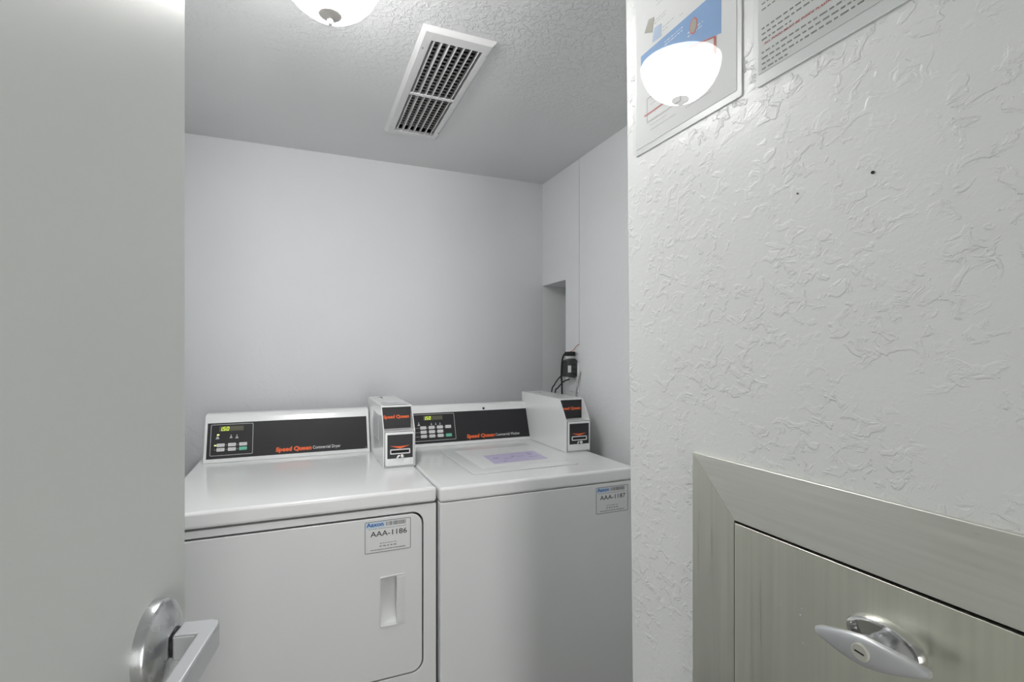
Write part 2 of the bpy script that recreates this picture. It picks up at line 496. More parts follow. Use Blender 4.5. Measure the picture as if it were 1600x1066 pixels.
# ------------------------------------------------------------------ ceiling light
LX, LY = 0.055, 1.11
lt = thing('ceiling_light', 'frosted glass bowl ceiling light with a brushed nickel finial, switched on', 'ceiling light', (LX, LY, CEIL))
def zc(z): return EYE+z-CEIL
b = nb()
lathe(b, [(0.0, zc(.703)), (0.03, zc(.7045)), (0.055, zc(.714)), (0.074, zc(.729)), (0.089, zc(.747)), (0.1, zc(.768)), (0.106, zc(.788)), (0.107, zc(.800)), (0.103, zc(.808)),
          (0.100, zc(.808)), (0.103, zc(.798)), (0.102, zc(.788)), (0.096, zc(.770)), (0.085, zc(.751)), (0.070, zc(.734)), (0.052, zc(.719)), (0.028, zc(.710)), (0, zc(.709))], I4, 72, cap=False)
gb = obj('glass_bowl', b, M['bowl'], lt, smooth=True)
gb.data.materials.append(M['bowl_in'])
for p in gb.data.polygons:      # rim and inside of the bowl: unlit frosted glass
    r_ = math.hypot(p.center.x, p.center.y)
    if p.normal.z > 0.05 or (p.normal.x*p.center.x+p.normal.y*p.center.y) < -1e-4*r_ or p.center.z > zc(.806): p.material_index = 1
b = nb(); lathe(b, [(0.0, 0.0), (0.078, 0.0), (0.078, -0.012), (0.070, -0.022), (0.055, -0.024), (0, -0.024)], I4, 48)
obj('canopy', b, M['nickel'], lt, smooth=True)
b = nb(); lathe(b, [(0.005, -0.024), (0.005, zc(.700))], I4, 12); obj('stem', b, M['nickel'], lt)
b = nb()
lathe(b, [(0.0, zc(.704)), (0.0232, zc(.704)), (0.0238, zc(.7015)), (0.022, zc(.6995)), (0.012, zc(.697)), (0.0055, zc(.6955)), (0.0045, zc(.693)), (0.0062, zc(.690)),
          (0.0062, zc(.686)), (0.004, zc(.681)), (0, zc(.679))], I4, 40)
obj('finial', b, M['nickel'], lt, smooth=True)

# ------------------------------------------------------------------ air register in the ceiling
vt = thing('ceiling_vent', 'white metal ceiling air register with dark dusty louvers', 'air vent', ((VX0+VX1)/2, (VY0+VY1)/2, CEIL))
ox, oy = (VX0+VX1)/2, (VY0+VY1)/2
hx, hy = (VX1-VX0)/2, (VY1-VY0)/2
OX0, OX1, OY0, OY1 = 0.290-ox, 0.494-ox, 1.285-oy, 1.955-oy
b = nb()
A = [(OX0, OY0, 0), (OX1, OY0, 0), (OX1, OY1, 0), (OX0, OY1, 0)]
def ins(L, k, z): return [(L[0][0]+k, L[0][1]+k, z), (L[1][0]-k, L[1][1]+k, z), (L[2][0]-k, L[2][1]-k, z), (L[3][0]+k, L[3][1]-k, z)]
Bq = ins(A, 0.002, -0.005); Cq = ins(A, 0.010, -0.012)
Dq = [(-hx, -hy, -0.012), (hx, -hy, -0.012), (hx, hy, -0.012), (-hx, hy, -0.012)]
Eq = [(x, y, 0.02) for x, y, _ in Dq]
LL = [[b.verts.new(p) for p in q] for q in (A, Bq, Cq, Dq, Eq)]
for u, v in zip(LL, LL[1:]):
    for i in range(4): b.faces.new((u[i], u[(i+1) % 4], v[(i+1) % 4], v[i]))
obj('frame', b, M['grille'], vt, bevel=0.0008, seg=2)
for k in range(7):
    x = -hx+0.0085+k*0.0213
    b = nb(); T = Matrix.Translation((x, 0, -0.006)) @ Matrix.Rotation(R((k-3)*4), 4, 'Y')
    box(b, -0.0011, 0.0011, -hy, hy, -0.006, 0.009, T); obj('blade', b, M['grille'], vt)
b = nb(); box(b, -hx, hx, -0.006, 0.006, -0.0135, -0.009); obj('cross_bar', b, M['grille'], vt)
lv = nb(); box(lv, -hx, hx, -0.0012, 0.0012, -0.0022, 0.0022, Matrix.Rotation(R(20), 4, 'X'))
o0 = None
for k in range(30):
    y = -hy+0.008+k*(2*hy-0.016)/29
    if o0 is None:
        o0 = obj('louver', lv, M['grille_d'], vt); o0.location = (0, y, 0.014)
    else:
        q = o0.copy(); C.objects.link(q); q.location = (0, y, 0.014)
b = nb()
for a in ((-hx-0.004, -hx-0.001), (hx+0.001, hx+0.004)): box(b, a[0], a[1], -hy-0.004, hy+0.004, 0.081, 0.20)
for a in ((-hy-0.004, -hy-0.001), (hy+0.001, hy+0.004)): box(b, -hx-0.004, hx+0.004, a[0], a[1], 0.081, 0.20)
box(b, -hx-0.004, hx+0.004, -hy-0.004, hy+0.004, 0.20, 0.205)
obj('duct', b, M['duct'], vt)
b = nb()
for a in ((-hx+0.0003, -hx+0.0012), (hx-0.0012, hx-0.0003)): box(b, a[0], a[1], -hy+.0003, hy-.0003, 0.021, 0.12)
for a in ((-hy+.0003, -hy+0.0012), (hy-0.0012, hy-.0003)): box(b, -hx+.0003, hx-.0003, a[0], a[1], 0.021, 0.12)
obj('duct_lining', b, M['duct'], vt)
for sx, sy in ((OX0+0.017, -0.255), (OX1-0.013, -0.285), (OX0+0.017, 0.255), (OX1-0.013, 0.255)):
    b = nb(); lathe(b, [(0.003, -0.012), (0.0028, -0.0135), (0, -0.014)], Matrix.Translation((sx, sy, 0)), 12)
    obj('screw', b, M['satin'], vt)

# ------------------------------------------------------------------ washing machines
TOP = 0.915
def box_front(y): return frame((0, y, 0), (1, 0, 0), (0, 0, 1))    # n = -y, towards the viewer

def icon(bm, T, s, t, k, n):
    slab(bm, [(s-.004*k, t), (s+.004*k, t), (s+.0015*k, t+.006*k), (s-.0015*k, t+.006*k)], n, n+.0002, T)
    slab(bm, [(s-.0014*k, t+.0075*k), (s+.0014*k, t+.0075*k), (s+.0014*k, t+.010*k), (s-.0014*k, t+.010*k)], n, n+.0002, T)

def coin_box(machine, x0, x1, yf, yb, side_film):
    z = TOP+0.001
    b = nb()
    th = 0.003
    knee, top = z+0.119, z+0.199
    ys = yf+0.055
    # closed body: side profile, with the display niche cut back to ys
    prof = [(yf, z), (yb, z), (yb, top+0.004), (ys, top), (ys, top-0.006), (ys+0.004, top-0.006), (ys+0.004, knee), (yf, knee)]
    for pr, xa, xb in ((prof, x0+th, x1-th),):
        a = [b.verts.new((xa, p[0], p[1])) for p in pr]; c_ = [b.verts.new((xb, p[0], p[1])) for p in pr]
        b.faces.new(a); b.faces.new(c_)
        for i in range(len(pr)): b.faces.new((a[i], a[(i+1) % len(pr)], c_[(i+1) % len(pr)], c_[i]))
    cheek = [(yf, z), (yb, z), (yb, top+0.004), (ys-0.002, top), (yf, knee)]
    for xa, xb in ((x0, x0+th), (x1-th, x1)):
        a = [b.verts.new((xa, p[0], p[1])) for p in cheek]; c_ = [b.verts.new((xb, p[0], p[1])) for p in cheek]
        b.faces.new(a); b.faces.new(c_)
        for i in range(5): b.faces.new((a[i], a[(i+1) % 5], c_[(i+1) % 5], c_[i]))
    cb = obj('coin_box', b, M['enamel'], machine, bevel=0.0008, seg=2, label='white steel coin box bolted on the top')
    # display niche panel
    T = box_front(ys+0.004); w_ = x1-x0
    b = nb(); slab(b, rrect(x0+th+.0005, x1-th-.0005, knee+0.001, top-0.0065, 0, 1), 0.0002, 0.0012, T)
    obj('display_panel', b, M['dark'], cb)
    text('logo', 'Speed Queen', M['orange'], cb, T, x0+0.008, x1-0.009, knee+0.036, 0.0105, bold=0.05, n=0.0016)
    # lower door
    T = box_front(yf)
    b = nb(); slab(b, rrect(x0+0.005, x1-0.005, z+0.005, knee-0.003, 0.0015, 2), 0.0004, 0.004, T)
    obj('coin_door', b, M['enamel'], cb, bevel=0.0012, seg=2)
    b = nb(); ring(b, rrect(x0+0.0035, x1-0.0035, z+0.0035, knee-0.0015, 0.0018, 2), rrect(x0+0.0052, x1-0.0052, z+0.0052, knee-0.0032, 0.0015, 2), 0.0002, 0.0009, T)
    obj('door_gap', b, M['void'], cb)
    b = nb(); slab(b, rrect(x0+0.012, x1-0.009, z+0.030, knee-0.011, 0, 1), 0.0041, 0.0047, T)
    obj('face_plate', b, M['dark'], cb)
    cx = (x0+x1)/2+0.0015
    b = nb(); ring(b, rrect(cx-0.033, cx+0.033, z+0.044, z+0.0605, 0.003, 3), rrect(cx-0.0295, cx+0.0295, z+0.0475, z+0.057, 0.001, 3), 0.0047, 0.0065, T)
    obj('slot_frame', b, M['ink_w'], cb)
    b = nb(); slab(b, rrect(cx-0.0295, cx+0.0295, z+0.0475, z+0.057, 0.001, 3), 0.0047, 0.005, T)
    obj('slot', b, M['void'], cb)
    b = nb(); slab(b, [(cx-0.033, z+0.0715), (cx, z+0.0615), (cx+0.031, z+0.0715), (cx, z+0.0695)], 0.0048, 0.0052, T)
    obj('arrow_mark', b, M['orange'], cb)
    T2 = T @ Matrix.Translation((cx+0.006, z+0.0375, 0))
    b = nb(); lathe(b, [(0.006, 0.0047), (0.006, 0.010), (0.0045, 0.0115), (0, 0.0115)], T2, 20); obj('lock', b, M['chrome'], cb, smooth=True)
    b = nb(); slab(b, [(cx-0.013, z+0.032), (cx-0.009, z+0.031), (cx-0.001, z+0.039), (cx-0.004, z+0.042), (cx-0.010, z+0.0395)], 0.006, 0.0095, T); obj('key', b, M['chrome'], cb)
    T3 = Matrix.Translation(((x0+x1)/2-0.018, ys+0.24, top+0.003))
    b = nb(); lathe(b, [(0.009, 0), (0.009, 0.003), (0.0055, 0.004), (0.005, 0.007), (0, 0.0075)], T3, 20); obj('top_lock', b, M['chrome'], cb, smooth=True)
    if side_film:
        b = nb(); box(b, x0-0.0006, x0-0.0001, yf+0.11, yf+0.23, z+0.075, z+0.165)
        obj('side_film', b, M['grey_film'], cb)
        b = nb(); box(b, x0+0.012, x1-0.010, ys+0.012, ys+0.095, top+0.0012, top+0.0022, )
        obj('top_film', b, M['grey_film'], cb)
    return cb

def asset_label(parent, x0, zt, yfront, code):
    """the owner's service sticker"""
    W_, H_ = 0.124, 0.086
    T = frame((x0, yfront, zt-H_), (1, 0, 0), (0, 0, 1))
    b = nb(); slab(b, rrect(0, W_, 0, H_, 0.003, 3), 0.0002, 0.0006, T)
    st = obj('sticker', b, M['sticker'], parent, label='service sticker reading Aaxon '+code)
    b = nb(); ring(b, rrect(0.0005, W_-0.0005, 0.0005, H_-0.0005, 0.003, 3), rrect(0.0017, W_-0.0017, 0.0017, H_-0.0017, 0.002, 3), 0.0006, 0.0008, T)
    obj('sticker_border', b, M['ink'], st)
    b = nb(); slab(b, rrect(0.0025, 0.053, H_-0.0185, H_-0.0025, 0.001, 1), 0.00061, 0.0007, T)
    obj('logo_ground', b, M['blue_pale'], st)
    text('logo', 'Aaxon', M['blue_ink'], st, T, 0.0045, 0.0495, H_-0.0140, 0.0105, bold=0.03, n=0.0009)
    b = nb(); rnd = random.Random(5); x = 0.056
    while x < 0.110:
        wv = rnd.choice((0.0006, 0.0009, 0.0013, 0.0019))
        slab(b, [(x, H_-0.0155), (x+wv, H_-0.0155), (x+wv, H_-0.0045), (x, H_-0.0045)], 0.00061, 0.0008, T)
        x += wv+rnd.choice((0.0006, 0.0009, 0.0012))
    obj('barcode', b, M['ink_soft'], st, kind='stuff')
    text('code', code, M['ink'], st, T, 0.015, 0.113, 0.0445, 0.0140, n=0.0009, bold=0.008)
    b = nb()
    dashes(b, T, 0.010, 0.113, H_-0.0215, 0.0013, 0.00061)
    dashes(b, T, 0.040, 0.084, 0.0235, 0.0017, 0.00061)
    dashes(b, T, 0.039, 0.086, 0.0155, 0.0026, 0.00061)
    obj('small_print', b, M['ink_soft'], st, kind='stuff')
    text('web_address', 'www.aaxon.com/servicerequest', M['ink'], st, T, 0.015, 0.109, 0.0070, 0.0034, n=0.0009, bold=0.02)
    return st

def machine(name, label, cat, loc, rotz, W, kind, y_con, con0, con1):
    t = thing(name, label, cat, loc, rotz)
    D = 0.71; lip = 0.042
    b = nb(); box(b, 0.0015, W-0.0015, 0.03, D-0.004, 0.03, TOP-lip)
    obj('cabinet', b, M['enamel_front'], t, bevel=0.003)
    b = nb(); box(b, 0, W, 0, D, TOP-lip, TOP)
    obj('worktop', b, M['enamel'], t, bevel=0.009, seg=4)
    for fx in (0.06, W-0.06):
        for fy in (0.07, D-0.08):
            b = nb(); lathe(b, [(0.02, 0.0), (0.02, 0.012), (0.008, 0.014), (0.008, 0.032)], Matrix.Translation((fx, fy, 0)), 16)
            obj('foot', b, M['black'], t)
    FT = box_front(0.004)
    if kind == 'dryer':
        dx0, dx1, dz0, dz1 = 0.040, W-0.041, 0.406, 0.846
        b = nb(); ring(b, rrect(0.001, W-0.001, 0.10, TOP-lip-0.004, 0.002, 7), rrect(dx0-0.004, dx1+0.004, dz0-0.004, dz1+0.005, 0.034, 7), 0.0, -0.026, FT)
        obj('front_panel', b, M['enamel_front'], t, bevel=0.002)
        b = nb(); slab(b, rrect(dx0-0.004, dx1+0.004, dz0-0.004, dz1+0.005, 0.034, 7), -0.022, -0.0255, FT)
        obj('door_seal', b, M['void'], t)
        # door with a scooped pull
        hx0, hx1, hz0, hz1 = 0.5285, 0.5715, 0.5535, 0.6795
        b = nb(); ring(b, rrect(dx0, dx1, dz0, dz1, 0.031, 7), rrect(hx0, hx1, hz0, hz1, 0.003, 7), 0.001, -0.018, FT)
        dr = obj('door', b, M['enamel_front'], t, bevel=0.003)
        b = nb()   # pocket: from the left rim inwards, deepest under the right lip
        n_ = 9
        rows = []
        for i in range(n_+1):
            f = i/n_; s = hx0-0.001+(hx1-hx0+0.004)*f
            dep = 0.001-0.0195*math.sin(f*PI/2)**0.9
            rows.append([b.verts.new(FT @ Vector((s, tz, dn))) for tz, dn in
                         ((hz0-0.001, min(0.001, dep+0.016)), (hz0+0.013*f+0.001, dep), ((hz0+hz1)/2, dep-0.0008), (hz1-0.006*f-0.001, dep), (hz1+0.001, min(0.001, dep+0.016)))])
        for a_, b_ in zip(rows, rows[1:]):
            for k in range(4): b.faces.new((a_[k], b_[k], b_[k+1], a_[k+1]))
        obj('door_handle', b, M['enamel_front'], dr, smooth=True)
        # raised rim round the pull, fading to the right
        b = nb()
        for zz, sg in ((hz1, 1), (hz0, -1)):
            L0 = [FT @ Vector((hx0-0.004, zz+sg*0.000, 0.001)), FT @ Vector((hx0-0.001, zz+sg*0.006, 0.001)), FT @ Vector((hx1+0.026, zz+sg*0.008, 0.001)), FT @ Vector((hx1+0.026, zz+sg*0.004, 0.001))]
            L1 = [FT @ Vector((hx0-0.001, zz+sg*0.002, 0.0045)), FT @ Vector((hx0+0.002, zz+sg*0.005, 0.0045)), FT @ Vector((hx1+0.020, zz+sg*0.0065, 0.0025)), FT @ Vector((hx1+0.018, zz+sg*0.0045, 0.0025))]
            a_ = [b.verts.new(p) for p in L0]; c_ = [b.verts.new(p) for p in L1]
            b.faces.new(a_); b.faces.new(c_)
            for i in range(4): b.faces.new((a_[i], a_[(i+1) % 4], c_[(i+1) % 4], c_[i]))
        slab(b, rrect(hx0-0.0042, hx0-0.0010, hz0-0.001, hz1+0.001, 0.0015, 3), 0.0008, 0.003, FT)
        obj('handle_rim', b, M['enamel_front'], dr, bevel=0.001, seg=2)
        # rounded grip to the right of the pocket
        b = nb(); rows = []
        for i in range(7):
            f = i/6; s = hx1-0.0005+0.024*f
            rows.append([b.verts.new(FT @ Vector((s, z_, 0.001+0.0040*math.cos(f*PI/2)))) for z_ in (hz0+0.001, hz1-0.001)]
                        + [b.verts.new(FT @ Vector((s, z_, -0.004))) for z_ in (hz1-0.001, hz0+0.001)])
        for a_, b_ in zip(rows, rows[1:]):
            for k in range(4): b.faces.new((a_[k], b_[k], b_[(k+1) % 4], a_[(k+1) % 4]))
        b.faces.new(rows[0]); b.faces.new(rows[-1])
        obj('grip', b, M['enamel_front'], dr, bevel=0.001, seg=2)
        asset_label(t, 0.486, EYE-0.4565, 0.003, 'AAA-1186')
    else:
        b = nb(); slab(b, rrect(0.001, W-0.001, 0.10, TOP-lip-0.0012, 0.003, 4), 0.003, -0.026, FT)
        obj('front_panel', b, M['enamel_front'], t, bevel=0.004)
        asset_label(t, 0.5125, EYE-0.434, 0.001, 'AAA-1187')
        # lid
        b = nb()
        T = frame((0, 0, TOP), (1, 0, 0), (0, 1, 0))
        ring(b, rrect(0.133, 0.520, 0.104, 0.512, 0.016, 5), rrect(0.136, 0.517, 0.107, 0.509, 0.014, 5), 0.0001, 0.0006, T)
        obj('lid_gap', b, M['grey_film'], t)
        b = nb(); slab(b, rrect(0.136, 0.517, 0.107, 0.509, 0.014, 5), 0.0, 0.0035, T)
        ld = obj('lid', b, M['enamel'], t, bevel=0.003)
        b = nb(); slab(b, rrect(0.185, 0.502, 0.165, 0.475, 0.004, 3), 0.0035, 0.0040, T)
        obj('instruction_label', b, M['plastic'], ld)
        b = nb(); slab(b, [(0.245, 0.208), (0.452, 0.218), (0.462, 0.362), (0.255, 0.348)], 0.0040, 0.0044, T)
        lab = obj('lavender_decal', b, M['lav'], ld, label='lavender instruction decal on the lid')
        b = nb()
        for (s, u_, wv, hv) in ((0.272, 0.285, 0.020, 0.008), (0.305, 0.270, 0.034, 0.004), (0.345, 0.292, 0.012, 0.010), (0.362, 0.286, 0.030, 0.003),
                                (0.415, 0.305, 0.018, 0.009), (0.402, 0.268, 0.036, 0.004), (0.290, 0.235, 0.016, 0.005), (0.420, 0.335, 0.02, 0.003)):
            slab(b, [(s, u_), (s+wv, u_+0.001), (s+wv, u_+hv), (s, u_+hv)], 0.0044, 0.0046, T)
        obj('decal_print', b, M['lav_d'], ld, kind='stuff')
    # control console
    yb_ = 0.69
    ct = TOP+0.160
    b = nb()
    pr = [(y_con, TOP), (y_con+0.052, ct-0.012), (y_con+0.058, ct-0.003), (y_con+0.068, ct+0.001), (yb_, ct+0.003), (yb_, TOP)]
    a = [b.verts.new((con0, p[0], p[1])) for p in pr]; c_ = [b.verts.new((con1, p[0], p[1])) for p in pr]
    b.faces.new(a); b.faces.new(c_)
    for i in range(6): b.faces.new((a[i], a[(i+1) % 6], c_[(i+1) % 6], c_[i]))
    cn = obj('control_console', b, M['enamel'], t, bevel=0.004)
    PT = frame((con0, y_con, TOP), (1, 0, 0), (0, 0.052, 0.148))
    CW = con1-con0
    p0_, p1_ = 0.010, CW-0.010
    b = nb(); slab(b, rrect(p0_, p1_, 0.0145, 0.1395, 0, 1), 0.0003, 0.0011, PT)
    obj('overlay', b, M['dark'], cn)
    b = nb(); slab(b, [(p1_-0.008, 0.019), (p1_-0.003, 0.019), (p1_-0.003, 0.0205), (p1_-0.008, 0.0205)], 0.0012, 0.0014, PT)
    if kind == 'dryer':
        wx0, wx1 = 0.020, 0.152
        led = (0.046, 0.121, 0.1095, 0.1265)
        keys = [(wx0+0.020+0.0345*c_, 0.055-0.0155*r) for r in range(2) for c_ in range(3)]
        kw, kh, gk = 0.0245, 0.0115, 5
        l0, l1, l2, words = 0.2255, 0.3455, 0.4460, 'Commercial Dryer'
    else:
        wx0, wx1 = CW-0.537, CW-0.353
        led = (wx0+0.054, wx0+0.1335, 0.1095, 0.1265)
        keys = [(wx0+0.038+0.0345*c_, 0.0725-0.0175*r) for r in range(3) for c_ in range(3)] + [(wx0+0.142, 0.0725), (wx0+0.142, 0.0375)]
        kw, kh, gk = 0.0245, 0.0125, 10
        l0, l1, l2, words = CW-0.307, CW-0.183, CW-0.066, 'Commercial Washer'
    for s, u_ in keys: slab(b, [(s-0.0065, u_+0.0045), (s-0.004, u_+0.0045), (s-0.004, u_+0.007), (s-0.0065, u_+0.007)], 0.0012, 0.0014, PT)
    b2 = nb(); ring(b2, rrect(wx0, wx1, 0.0245, 0.1345, 0.004, 3), rrect(wx0+0.0018, wx1-0.0018, 0.0263, 0.1327, 0.003, 3), 0.0011, 0.0015, PT)
    obj('panel_outline', b2, M['ink_g'], cn)
    b2 = nb(); slab(b2, rrect(led[0], led[1], led[2], led[3], 0, 1), 0.0011, 0.0015, PT); obj('display', b2, M['led_off'], cn)
    b2 = nb(); digits(b2, PT, led[0]+0.000, led[2]+0.0018, 0.0134, 0.0016); obj('display_digits', b2, M['led'], cn)
    for i, (s, u_) in enumerate(keys):
        b2 = nb(); slab(b2, rrect(s, s+kw, u_, u_+kh, 0.002, 3), 0.0011, 0.0026, PT)
        obj('key', b2, M['green'] if i == gk else M['ink_w'], cn, label='green start key' if i == gk else None)
        if i != gk: dashes(b, PT, s+0.005, s+kw-0.005, u_+kh*0.42, 0.0016, 0.0027)
    k_ = 1.0
    if kind == 'dryer':
        icon(b, PT, 0.0415, 0.083, 1.5, 0.0012); icon(b, PT, 0.0830, 0.084, 1.2, 0.0012); icon(b, PT, 0.1010, 0.082, 1.3, 0.0012)
        b2 = nb(); slab(b2, rrect(0.0395, 0.0465, 0.0955, 0.0995, 0.001, 2), 0.0016, 0.0020, PT); obj('pilot_lamp', b2, M['ledw'], cn)
        b2 = nb(); slab(b2, rrect(0.0325, 0.0390, 0.0590, 0.0625, 0.001, 2), 0.0016, 0.0020, PT); obj('pilot_lamp', b2, M['ledw'], cn)
    else:
        icon(b, PT, wx0+0.033, 0.088, 1.4, 0.0012)
        for q in (0.085, 0.103, 0.121): icon(b, PT, wx0+q, 0.089, 0.9, 0.0012)
        for r in range(3): dashes(b, PT, wx0+0.018, wx0+0.030, 0.0775-0.0175*r, 0.0018, 0.0012)
    obj('panel_marks', b, M['ink_g'], cn, kind='stuff')
    text('logo', 'Speed Queen', M['orange'], cn, PT, l0, l1, 0.0255, 0.0142, bold=0.055, shear=0.1, n=0.0015)
    text('model_words', words, M['ink_w'], cn, PT, l1+0.004, l2, 0.0265, 0.0112, bold=0.012, n=0.0015)
    if kind == 'washer':
        T = PT @ Matrix.Translation((0.341, 0.1485, 0))
        b2 = nb(); lathe(b2, [(0.0050, -0.001), (0.0050, 0.0015), (0.0036, 0.003), (0, 0.0034)], T, 20); obj('plug_button', b2, M['black'], cn, smooth=True)
    return t

dryer = machine('clothes_dryer', 'white top-panel coin dryer beside the door, left of the washer', 'dryer',
                (-0.3300, 1.392, 0), R(0.3), 0.683, 'dryer', 0.590, 0.022, 0.576)
coin_box(dryer, 0.5785, 0.683, 0.286, 0.685, True)
washer = machine('washing_machine', 'white top-loading coin washer with a lavender decal on its lid', 'washing machine',
                 (0.3575, 1.377, 0), R(0.6), 0.668, 'washer', 0.613, 0.030, 0.590)
coin_box(washer, 0.5695, 0.675, 0.294, 0.70, False)

# ------------------------------------------------------------------ trash hatch
HX = XN
ht = thing('trash_chute_hatch', 'brushed stainless steel trash chute hatch set in the textured wall', 'hatch', (HX, 0.30, 0.45))
def HT(xoff): return frame((xoff, 0, 0), (0, -1, 0), (0, 0, 1))   # s = -y, t = z, n = (0,-1,0)x(0,0,1) = -x
def hl(y): return -(y-0.30)
def hz(z): return EYE+z-0.45
Yo0, Yo1 = 0.5624, 0.04
Yi0, Yi1 = 0.4879, 0.1145
Zo1, Zi1 = -0.1419, -0.2162
Zo0, Zi0 = -0.745, -0.671
T = HT(0)
fw = 0.006
def quad_part(name, pts, m, n0=0.0, n1=fw):
    q = nb(); slab(q, [(hl(y), hz(z)) for y, z in pts], n0, n1, T)
    return obj(name, q, m, ht, bevel=0.0008, seg=2)
g = 0.0002
quad_part('frame_rail', [(Yo0-g, Zo1), (Yi0-g, Zi1), (Yi1+g, Zi1), (Yo1+g, Zo1)], M['steel_f'])
quad_part('frame_rail', [(Yo0-g, Zo0), (Yi0-g, Zi0), (Yi1+g, Zi0), (Yo1+g, Zo0)], M['steel_f'])
quad_part('frame_stile', [(Yo0, Zo1-g), (Yo0, Zo0+g), (Yi0, Zi0+g), (Yi0, Zi1-g)], M['steel_v'])
quad_part('frame_stile', [(Yo1, Zo1-g), (Yo1, Zo0+g), (Yi1, Zi0+g), (Yi1, Zi1-g)], M['steel_v'])
quad_part('backing_plate', [(Yi0+.004, Zi1+.004), (Yi0+.004, Zi0-.004), (Yi1-.004, Zi0-.004), (Yi1-.004, Zi1+.004)], M['void'], 0.0003, 0.0008)
ga = 0.0022
hd = quad_part('hatch_door', [(Yi0-ga*0.7, Zi1-ga-0.0006), (Yi0-ga*0.7, Zi0+ga), (Yi1+ga, Zi0+ga), (Yi1+ga, Zi1-ga-0.0006)], M['steel'], 0.0010, fw+0.0006)
# T handle: oval flange, neck, tapered bar and key cylinder
hy_, hzz = 0.3030, -0.2730
FT_ = T @ Matrix.Translation((hl(hy_), hz(hzz), fw+0.0006)) @ Matrix.Rotation(R(-5), 4, 'Z')
def oval(a, b_, n=40, p=2.0):
    return [(a*math.copysign(abs(math.cos(t))**(2/p), math.cos(t)), b_*math.copysign(abs(math.sin(t))**(2/p), math.sin(t))) for t in [2*PI*k/n for k in range(n)]]
def stack(bm, levels, T_, capped=True):
    rows = [[bm.verts.new(T_ @ Vector((x, y, n))) for x, y in pts] for pts, n in levels]
    k = len(rows[0])
    for a, c_ in zip(rows, rows[1:]):
        for i in range(k): bm.faces.new((a[i], a[(i+1) % k], c_[(i+1) % k], c_[i]))
    if capped: bm.faces.new(rows[0][::-1]); bm.faces.new(rows[-1])
b = nb()
stack(b, [(oval(0.034, 0.019), 0), (oval(0.034, 0.019), 0.008), (oval(0.0325, 0.0175), 0.0105), (oval(0.029, 0.0145), 0.0105),
          (oval(0.027, 0.0125), 0.004), (oval(0.012, 0.006), 0.003)], FT_)
fg = obj('door_handle', b, M['chrome'], hd, smooth=True, label='chrome T handle with key lock')
fg.modifiers.new('e', 'EDGE_SPLIT').split_angle = R(40)
b = nb(); lathe(b, [(0.0085, 0.003), (0.0085, 0.014), (0.0075, 0.016), (0.0085, 0.022), (0.0105, 0.030), (0, 0.030)], FT_, 28)
# neck, both bar arms joined into it: one casting, so it belongs to the handle
me_ = []
prof = []
N_ = 24
BT = T @ Matrix.Translation((hl(hy_), hz(hzz-0.0025), fw+0.0006)) @ Matrix.Rotation(R(6.5), 4, 'Z')
rows = []
for i in range(N_+1):
    f = -1+2*i/N_
    s = f*0.0505
    hh = 0.0105*(1-abs(f)**1.5)+0.0038 if abs(f) < 0.97 else 0.0028
    tk = 0.0048 if abs(f) < 0.97 else 0.0032
    nc = 0.0345-0.006*f*f
    rows.append([b.verts.new(BT @ Vector((s, hh*math.copysign(abs(math.sin(q))**0.7, math.sin(q)), nc+tk*math.copysign(abs(math.cos(q))**0.7, math.cos(q)))))
                 for q in [2*PI*k/16+0.001 for k in range(16)]])
for a_, c_ in zip(rows, rows[1:]):
    for k in range(16): b.faces.new((a_[k], c_[k], c_[(k+1) % 16], a_[(k+1) % 16]))
b.faces.new(rows[0]); b.faces.new(rows[-1])
tb = obj('handle_bar', b, M['satin_l'], hd, smooth=True, label='chrome bar of the T handle')
tb.modifiers.new('e', 'EDGE_SPLIT').split_angle = R(50)
b = nb()
KT = BT @ Matrix.Translation((0.0, 0, 0))
lathe(b, [(0.0080, 0.036), (0.0080, 0.0405), (0.0070, 0.0412), (0, 0.0412)], KT, 28)
lk = obj('key_cylinder', b, M['cream'], hd)
b = nb(); box(b, -0.0042, 0.0042, -0.0006, 0.0006, 0.0409, 0.0416, KT @ Matrix.Rotation(R(-12), 4, 'Z')); obj('keyway', b, M['void'], hd)
for (yy, zz, sz) in ((0.4475, -0.262, 1), (0.449, -0.285, .8), (0.470, -0.296, .8), (0.422, -0.295, 1), (0.418, -0.294, .8), (0.394, -0.293, 1.4), (0.392, -0.285, .7), (0.391, -0.323, 1.1)):
    pass
b = nb()
for (yy, zz, sz) in ((0.4475, -0.262, 1), (0.449, -0.285, .8), (0.470, -0.296, .8), (0.422, -0.295, 1), (0.418, -0.294, .8), (0.394, -0.293, 1.4), (0.392, -0.285, .7), (0.391, -0.323, 1.1)):
    lathe(b, [(0.0009*sz, fw+0.0006), (0.0006*sz, fw+0.0009), (0, fw+0.001)], T @ Matrix.Translation((hl(yy), hz(zz), 0)), 8)
q = obj('paint_speck', b, M['ink_w'], hd); q['kind'] = 'stuff'

# ------------------------------------------------------------------ notices in acrylic sleeves
def sleeve(name, label, y_left, width, z_bot, height):
    t = thing(name, label, 'notice', (XN, y_left, z_bot))
    T = frame((0, 0, 0), (0, -1, 0), (0, 0, 1))
    b = nb(); slab(b, rrect(0, width, 0, height, 0.003, 3), 0.0005, 0.0022, T); obj('back_sheet', b, M['acr_edge'], t, bevel=0.0005, seg=1)
    b = nb(); slab(b, rrect(0, width, 0, height, 0.003, 3), 0.0048, 0.0066, T); obj('clear_cover', b, M['clear'], t)
    return t, T
s1, T = sleeve('notice_sleeve', 'clear acrylic notice sleeve holding the sheet with a blue band', 0.7005, 0.2215, EYE+0.328, 0.292)
b = nb(); slab(b, [(0.004, 0.010), (0.214, 0.010), (0.214, 0.284), (0.004, 0.284)], 0.0024, 0.0028, T); ps = obj('paper', b, M['paper'], s1)
def P(y): return 0.7005-y
